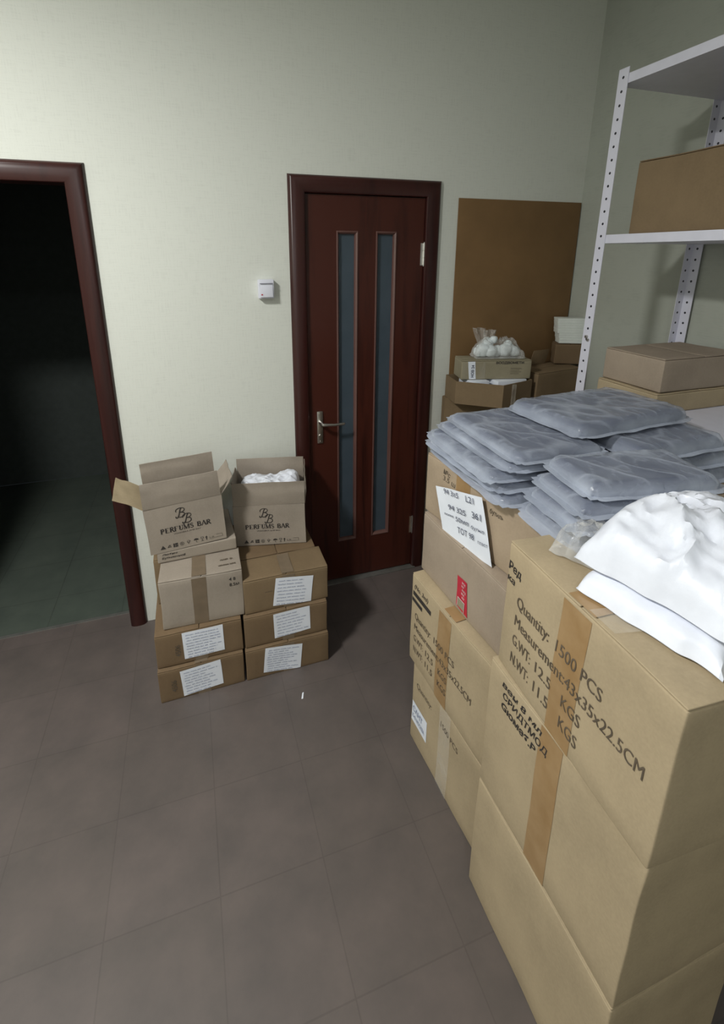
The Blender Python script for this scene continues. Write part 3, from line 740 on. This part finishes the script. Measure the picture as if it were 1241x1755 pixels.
# ================================================================== bagged garments
def bag(x0, y0, z0, w, d, h, yaw, seed, label, group='grey garments folded in clear plastic bags', droop=None, over=.016):
    """x0,y0 : far left corner ; extends w to the right and d towards the viewer ; lies on z0"""
    t = empty('bagged_garment', (x0, y0, z0), (0, 0, R(yaw))); tag(t, label, 'garment', group)
    rot = Matrix.Rotation(R(yaw), 3, 'Z'); h = h-.0015
    def grid1(L, grow, n):
        out = [-grow, -grow*.5] if grow else []
        e = [0, .002, .006, .012, .02]
        out += e + [.02 + (L-.04)*k/n for k in range(1, n)] + [L-q for q in e[::-1]]
        return out + ([L+grow*.5, L+grow] if grow else [])
    for part, mat, grow, hh in (('folded_garment', M['garment'], 0, h*.74), ('plastic_sleeve', M['sleeve'], over, h)):
        bm = bmesh.new(); fl = bm.verts.layers.float.new('fold'); gx = grid1(w, grow, 46); gy = grid1(d, grow, 40); top, bot = [], []
        for side, st in ((1, top), (0, bot)):
            for xx in gx:
                row = []
                for yy in gy:
                    def prof(q, L):
                        m_ = min(q, L-q)
                        return 0 if m_ <= 0 else min(1, (m_/.022))**.42
                    e = min(prof(xx, w), prof(yy, d)); e = min(e, (prof(xx, w)*prof(yy, d))**.9)
                    ax = abs(2*xx/w-1); ay = abs(2*yy/d-1)
                    cr = (min(ax, 1)*min(ay, 1))**14
                    x = xx - math.copysign(.012*cr, xx-w/2); y = -yy + math.copysign(.012*cr, yy-d/2)
                    q = Vector((x*6, y*6, seed))
                    x += .004*noise.noise(q*1.6)*min(ax, 1)**3; y += .005*noise.noise(q*1.6+Vector((7, 7, 7)))*min(ay, 1)**3
                    rid = (1-abs(noise.noise(Vector((x*11+y*9, y*7-x*4, seed*5)))))**6
                    rid2 = (1-abs(noise.noise(Vector((x*22-y*8, y*16+x*6, seed*3+2)))))**5
                    wr = .5*noise.noise(Vector((x*5, y*4, seed*2)))
                    zt = .0010 + (hh-.0016)*e
                    if side: z = zt + ((.0030*rid + .0014*rid2 - .0030 if grow else 0) + .0010*wr - .0005)*e
                    else: z = .0005
                    if not grow:
                        z += (h-hh)*.12; x = w/2 + (x-w/2)*(1-.010/w); y = -d/2 + (y+d/2)*(1-.010/d)
                    if grow and e == 0: z += .007*abs(noise.noise(Vector((x*11, y*11, seed+4)))) - (.0004 if not side else 0)
                    P = Vector((x, y, z))
                    if droop:
                        Wp = rot @ P + Vector((x0, y0, z0)); P.z += droop(Wp.x, Wp.y)
                    vv = bm.verts.new(P); row.append(vv)
                    if grow:
                        em = min(xx, w-xx, yy, d-yy); hemv = 1 if em < .003 else max(0, 1-(em-.003)/.016)*.8
                        vv[fl] = max(hemv*(.55+.6*noise.noise(Vector((x*9, y*9, seed+8)))+.2), .75*max(0, rid-.35)/.65, .45*max(0, rid2-.5)/.5)
                st.append(row)
        n, m_ = len(gx)-1, len(gy)-1
        for i in range(n):
            for j in range(m_):
                bm.faces.new((top[i][j], top[i+1][j], top[i+1][j+1], top[i][j+1])); bm.faces.new((bot[i][j], bot[i][j+1], bot[i+1][j+1], bot[i+1][j]))
        for i in range(n):
            for e in (0, m_): bm.faces.new((top[i][e], top[i+1][e], bot[i+1][e], bot[i][e]))
        for j in range(m_):
            for e in (0, n): bm.faces.new((top[e][j], top[e][j+1], bot[e][j+1], bot[e][j]))
        bmesh.ops.recalc_face_normals(bm, faces=bm.faces)
        obj(part, bm, mat, t)
    return t
dr1 = lambda x, y: -.30*max(0, .262-x)
dr2 = lambda x, y: -.30*max(0, .315-x)
# pile 1 : far left
bag(.272, -.868, 1.131, .335, .40, .024, -1, 1, 'bottom grey bagged garment of the far left pile, edge hanging over the tan box', droop=dr1)
bag(.262, -.855, 1.155, .340, .385, .024, 1, 2, 'second-lowest grey bagged garment of the far left pile', droop=dr1)
bag(.268, -.850, 1.179, .340, .375, .024, -2, 3, 'middle grey bagged garment of the far left pile', droop=dr1)
bag(.302, -.853, 1.203, .310, .380, .023, 0, 4, 'second-highest grey bagged garment of the far left pile')
bag(.334, -.858, 1.226, .280, .375, .026, -2, 5, 'flat grey bagged garment on top of the far left pile')
# pile 3 : far right, on the hidden column
bag(.675, -.885, 1.131, .320, .44, .040, 0, 6, 'lowest thick bagged garment of the far right pile, next to the white rack')
bag(.672, -.88, 1.171, .322, .43, .040, 0, 7, 'middle thick bagged garment of the far right pile, next to the white rack')
bag(.660, -.875, 1.211, .335, .42, .040, 0, 8, 'second-highest bagged garment of the far right pile, next to the white rack')
bag(.530, -.905, 1.254, .450, .300, .040, 4, 9, 'puffy grey bagged garment on top of the far right pile')
# pile 2 : nearer, right
bag(.305, -1.285, 1.133, .330, .185, .032, -3, 10, 'lowest grey bagged garment of the near pile, drooping over the tan box', droop=dr2, over=.020)
bag(.325, -1.277, 1.165, .330, .190, .032, -5, 11, 'second-lowest bagged garment of the near pile with whitish crumpled plastic', over=.022)
bag(.350, -1.268, 1.197, .330, .190, .030, -8, 12, 'second-highest grey bagged garment of the near pile', over=.018)
bag(.388, -1.255, 1.227, .330, .190, .036, -10, 13, 'grey bagged garment on top of the near pile, smooth face up')
# white bundle on the near box
o = crumple('white_foam_bundle', .390, -1.655, 1.134, .32, .24, .045, M['whitefilm'], seed=11, yaw=12, pw=8, rough=.10)
tag(o, 'white packed bundle lying on the large box reading Quantity', 'package')
o = crumple('white_plastic_bag', 0, 0, 0, .36, .27, .135, M['whitefilm'], seed=12, yaw=14, pw=3.0, rough=.35, freq=12)
o.location = (.430, -1.630, 1.1795)
tag(o, 'bright white crumpled plastic bag at the right edge above the large box', 'bag')

f_ = crumple('film_edge', -.095, .150, -.044, .15, .12, .075, M['bagfilm'], o, seed=14, yaw=25, pw=2.2, rough=.5, freq=18)
# small scrap on the floor
bm = bmesh.new()
vs = [bm.verts.new(p) for p in ((-.004, -.014, .0006), (.003, -.013, .0008), (.006, .015, .003), (0, .014, .0008))]
lo_ = [bm.verts.new((v.co.x, v.co.y, v.co.z-.0005)) for v in vs]
bm.faces.new(vs); bm.faces.new(lo_[::-1])
for i in range(4): bm.faces.new((vs[i], lo_[i], lo_[(i+1) % 4], vs[(i+1) % 4]))
o = obj('paper_scrap', bm, M['paper']); o.location = (-.136, -.646, 0); o.rotation_euler = (0, 0, R(-12))
tag(o, 'tiny white paper scrap on the floor in front of the small box stack', 'scrap')
# ================================================================== far boxes under the hardboard
def prism(name, poly, z0, z1, mat, parent=None, open_top=False, t=.004):
    bm = bmesh.new(); n = len(poly)
    if not open_top:
        lo = [bm.verts.new((x, y, z0)) for x, y in poly]; hi = [bm.verts.new((x, y, z1)) for x, y in poly]
        bm.faces.new(lo[::-1]); bm.faces.new(hi)
        for i in range(n): bm.faces.new((lo[i], lo[(i+1) % n], hi[(i+1) % n], hi[i]))
        bmesh.ops.bevel(bm, geom=list(bm.edges), offset=.003, segments=2, affect='EDGES')
    else:
        cx = sum(p[0] for p in poly)/n; cy = sum(p[1] for p in poly)/n
        def ins(p):
            v = Vector((cx-p[0], cy-p[1])); v.normalize(); return (p[0]+v.x*t*1.4, p[1]+v.y*t*1.4)
        inn = [ins(p) for p in poly]
        R_ = [[bm.verts.new((*p, z)) for p in q] for q, z in ((poly, z0), (poly, z1), (inn, z1), (inn, z0+t))]
        for A, B in zip(R_, R_[1:]):
            for i in range(n): bm.faces.new((A[i], A[(i+1) % n], B[(i+1) % n], B[i]))
        bm.faces.new(R_[0][::-1]); bm.faces.new(R_[3])
    bmesh.ops.recalc_face_normals(bm, faces=bm.faces)
    return obj(name, bm, mat, parent)
for k in range(2):
    carton('cardboard_box', (.80, -.44, .35*k, 0, .62, .40, .349), M['kraft'], ['brown box on the floor in front of the hardboard sheet', 'brown box second from the floor in front of the hardboard sheet'][k], 51+k)
t = tag(empty('cardboard_box'), 'squashed brown box peeking out lowest behind the garments, below the hardboard sheet', 'box')
prism('body', [(.772, -.085), (1.02, -.245), (1.30, -.30), (1.52, -.27), (1.52, -.035), (.782, -.035)], .70, 1.032, M['kraft'], t)
t = tag(empty('open_cardboard_tray'), 'open brown carton tray with papers inside, under the small box with clear tape', 'box')
prism('body', [(.768, -.185), (.942, -.325), (1.145, -.272), (1.150, -.045), (.792, -.045)], 1.033, 1.146, M['kraft'], t, open_top=True)
boxobj('tape_strip', (1.00, -.317, 1.04), (1.02, -.311, 1.143), M['cleartape'], t).rotation_euler = (0, 0, 0)
t2 = boxobj('paper_bundle', (.835, -.235, 1.038), (.925, -.10, 1.1485), M['paper'], None, .004); t2.rotation_euler = (0, 0, 0)
tag(t2, 'small white paper bundle standing in the open brown tray, left one', 'paper')
t2 = boxobj('paper_bundle', (.955, -.262, 1.038), (1.12, -.09, 1.1485), M['paper'], None, .004)
tag(t2, 'wider white paper bundle in the open brown tray, right one', 'paper')
# small open-ish box with prints and clear tape
c = Carton('small_box', .798, -.179, 1.150, -14, .350, .125, .097, M['greycard'], seed=61, seam='X', amp=.002)
tag(c.e, 'low greyish box with clear tape and white strip label, under the bag of white pieces', 'box')
c.grid('clear_tape', 'F', ((.004, .004), (.028, .004), (.030, .088), (.004, .088)), M['cleartape'])
c.grid('clear_tape', 'F', ((.085, .004), (.118, .004), (.118, .088), (.090, .088)), M['cleartape'])
lab = c.grid('strip_label', 'F', ((.040, .003), (.074, .003), (.066, .091), (.030, .091)), M['paper'], off=.0012)
Deco().text('НОВ 24', .062, .012, cap=.013, rot=R(90), bold=.02).build('label_lettering', c.face('F'), M['pen_dark'], lab, .003)
Deco().text('ВООДВОМЕТИ', .170, .078, w=.14, cap=.011, bold=.03).build('printed_lettering', c.face('F'), M['ink'], c.e, .001)
d = Deco()
for k in range(4): d.rect(.245, .054-.009*k, .245+.055-.01*(k % 2), .0555-.009*k)
d.build('fine_print', c.face('F'), M['faded'], c.e, .001)
# bag of white pieces
t = tag(empty('clear_plastic_bag', (1.005, -.158, 1.250), (0, 0, R(-14))), 'clear plastic bag of round white pieces on the low greyish box', 'bag')
bm = bmesh.new(); rn = random.Random(5)
for (x, y, z, r) in ((-.07, 0, .036, .036), (-.035, -.012, .03, .032), (-.045, .015, .066, .030), (.0, .0, .028, .030), (.035, -.01, .032, .033), (.06, .01, .036, .032), (.085, -.005, .026, .027), (-.095, .0, .024, .025), (.05, .0, .060, .022), (-.02, .0, .085, .020)):
    k = bmesh.ops.create_icosphere(bm, subdivisions=3, radius=r)
    for v in k['verts']:
        n_ = noise.noise(v.co*40+Vector((x*30, 1, 2))); v.co = v.co*(1+.22*n_) + Vector((x, y, z)); v.co.z = max(v.co.z, .002)
obj('white_pieces', bm, M['cotton'], t)
crumple('bag_film', 0, 0, .0, .245, .115, .125, M['bagfilm'], t, seed=31, pw=2.2, rough=.45, freq=20)
bm = bmesh.new()   # gathered ears of the film
for (x, h, tw) in ((-.085, .145, -.4), (-.055, .135, .5)):
    g = []
    for i in range(9):
        a = i/8; row = []
        for j in range(6):
            b_ = (j/5-.5); row.append(bm.verts.new((x + b_*.045*(.5+a) + tw*.03*a, .02*math.sin(j*2+a*3)*a, .055 + (h-.055)*a)))
        g.append(row)
    for i in range(8):
        for j in range(5): bm.faces.new((g[i][j], g[i][j+1], g[i+1][j+1], g[i+1][j]))
obj('bag_neck', bm, M['bagfilm'], t)
# carton with a flap, right of it
c = Carton('cardboard_box', 1.182, -.266, 1.034, 8, .318, .185, .140, M['kraft'], seed=63, seam='X', amp=.003)
tag(c.e, 'brown carton with a raised flap right of the low greyish box', 'box')
bm = bmesh.new(); add_box(bm, (.10, .155, .1400), (.215, .159, .215), .001)
for v in bm.verts: v.co.x += (v.co.z-.14)*.35
obj('raised_flap', bm, M['kraft'], c.e)
c = Carton('cardboard_box', 1.405, -.165, 1.176, -25, .148, .075, .112, M['kraft_dark'], seed=64, amp=.001)
c.e.location = (1.402, -.118, 1.1765)
tag(c.e, 'small brown box under the stack of flat white boxes', 'box')
offs = (.018, .012, .000, -.002, -.006)
ww = ('lowest', 'second-lowest', 'middle', 'second-highest', 'topmost')
for k in range(5):
    t = empty('flat_white_box', (1.398+offs[k]*.7, -.122-offs[k]*.3, 1.2895+k*.0262), (0, 0, R(-25))); tag(t, '%s flat white box in the stack beside the rack upright' % ww[k], 'box', 'flat white boxes')
    boxobj('box_base', (0, 0, 0), (.148-offs[k]*.5, .072, .0215), M['whitebox'], t, .001)
    boxobj('lid', (-.0012, -.0012, .0160), (.1495-offs[k]*.5, .0732, .0258), M['whitebox'], t, .001)

# ================================================================== white perforated rack
rk = tag(empty('storage_rack'), 'white metal rack with perforated uprights along the right wall', 'shelf')
RX0, RX1, RY0, RY1, RH = 1.040, 1.545, -.700+.042, -1.62, 2.35
def holed(xc, yc):
    m = M['rack'].copy(); m.name = 'perforated_enamel'; nt = m.node_tree; b = nt.nodes['Principled BSDF']
    tc = node(nt, 'ShaderNodeTexCoord'); sp = node(nt, 'ShaderNodeSeparateXYZ'); nt.links.new(tc.outputs['Object'], sp.inputs[0])
    sn = node(nt, 'ShaderNodeSeparateXYZ'); nt.links.new(tc.outputs['Normal'], sn.inputs[0])
    def mth(op, a, b_=None):
        n = node(nt, 'ShaderNodeMath', operation=op)
        for k, q in enumerate((a, b_)):
            if q is None: continue
            if isinstance(q, (int, float)): n.inputs[k].default_value = q
            else: nt.links.new(q, n.inputs[k])
        return n.outputs[0]
    dz = mth('PINGPONG', mth('ADD', sp.outputs['Z'], .0), .0215); dz2 = mth('MULTIPLY', dz, dz)
    def disc(c, v):
        q = mth('SUBTRACT', v, c); return mth('LESS_THAN', mth('SQRT', mth('ADD', mth('MULTIPLY', q, q), dz2)), .0046)
    a = mth('MULTIPLY', disc(yc, sp.outputs['Y']), mth('GREATER_THAN', mth('ABSOLUTE', sn.outputs['X']), .5))
    c = mth('MULTIPLY', disc(xc, sp.outputs['X']), mth('GREATER_THAN', mth('ABSOLUTE', sn.outputs['Y']), .5))
    k = mth('MAXIMUM', a, c)
    mx = node(nt, 'ShaderNodeMixRGB'); nt.links.new(k, mx.inputs[0]); mx.inputs[2].default_value = (.02, .02, .03, 1)
    mx.inputs[1].default_value = (.70, .70, .80, 1); nt.links.new(mx.outputs[0], b.inputs['Base Color'])
    return m
def upright(x, y, sx, sy):
    bm = bmesh.new()
    add_box(bm, (min(x, x+.002*sx), min(y, y+.042*sy), .021), (max(x, x+.002*sx), max(y, y+.042*sy), RH))
    add_box(bm, (min(x+.002*sx, x+.040*sx), min(y, y+.002*sy), .021), (max(x+.002*sx, x+.040*sx), max(y, y+.002*sy), RH))
    u = obj('upright', bm, holed(x+.021*sx, y+.021*sy), rk, smooth=False)
    boxobj('foot', (min(x-.003*sx, x+.043*sx), min(y-.003*sy, y+.045*sy), 0), (max(x-.003*sx, x+.043*sx), max(y-.003*sy, y+.045*sy), .02), M['hole'], u)
upright(RX0, RY0, 1, -1); upright(RX1, RY0, -1, -1); upright(RX0, RY1, 1, 1); upright(RX1, RY1, -1, 1)
for z in (.12, .62, 1.17, 1.78, 2.30):
    bm = bmesh.new(); add_box(bm, (RX0+.0025, RY1+.0025, z), (RX1-.0025, RY0-.0025, z+.030)); sh = obj('shelf_panel', bm, M['rack'], rk, smooth=False)
for z in (1.40,):
    bm = bmesh.new(); add_tube(bm, [(RX0-.001, RY0-.021, z+.03), (RX0-.007, RY0-.021, z+.03)], [.008, .006], 6); add_tube(bm, [(RX0-.001, RY0-.030, z+.018), (RX0-.006, RY0-.030, z+.018)], [.007, .005], 6)
    obj('bolt', bm, M['chrome'], rk)
def rackbox(x, y, z, w, d, h, mat, label, seed):
    c = Carton('cardboard_box', x, y, z, 0, w, d, h, M[mat], seed=seed, seam='Y', amp=.002); tag(c.e, label, 'box')
rackbox(1.075, -.99, 1.201, .40, .26, .075, 'yellow', 'low yellow-brown box on the rack shelf behind the upright', 71)
rackbox(1.09, -.985, 1.277, .38, .25, .12, 'pinkish', 'pinkish box on the low yellow-brown box on the rack', 72)
rackbox(1.08, -1.50, 1.811, .42, .36, .28, 'tan', 'tan box on the upper rack shelf', 73)
rackbox(1.08, -1.10, 1.811, .42, .34, .24, 'kraft', 'brown box on the upper rack shelf near the back wall', 74)
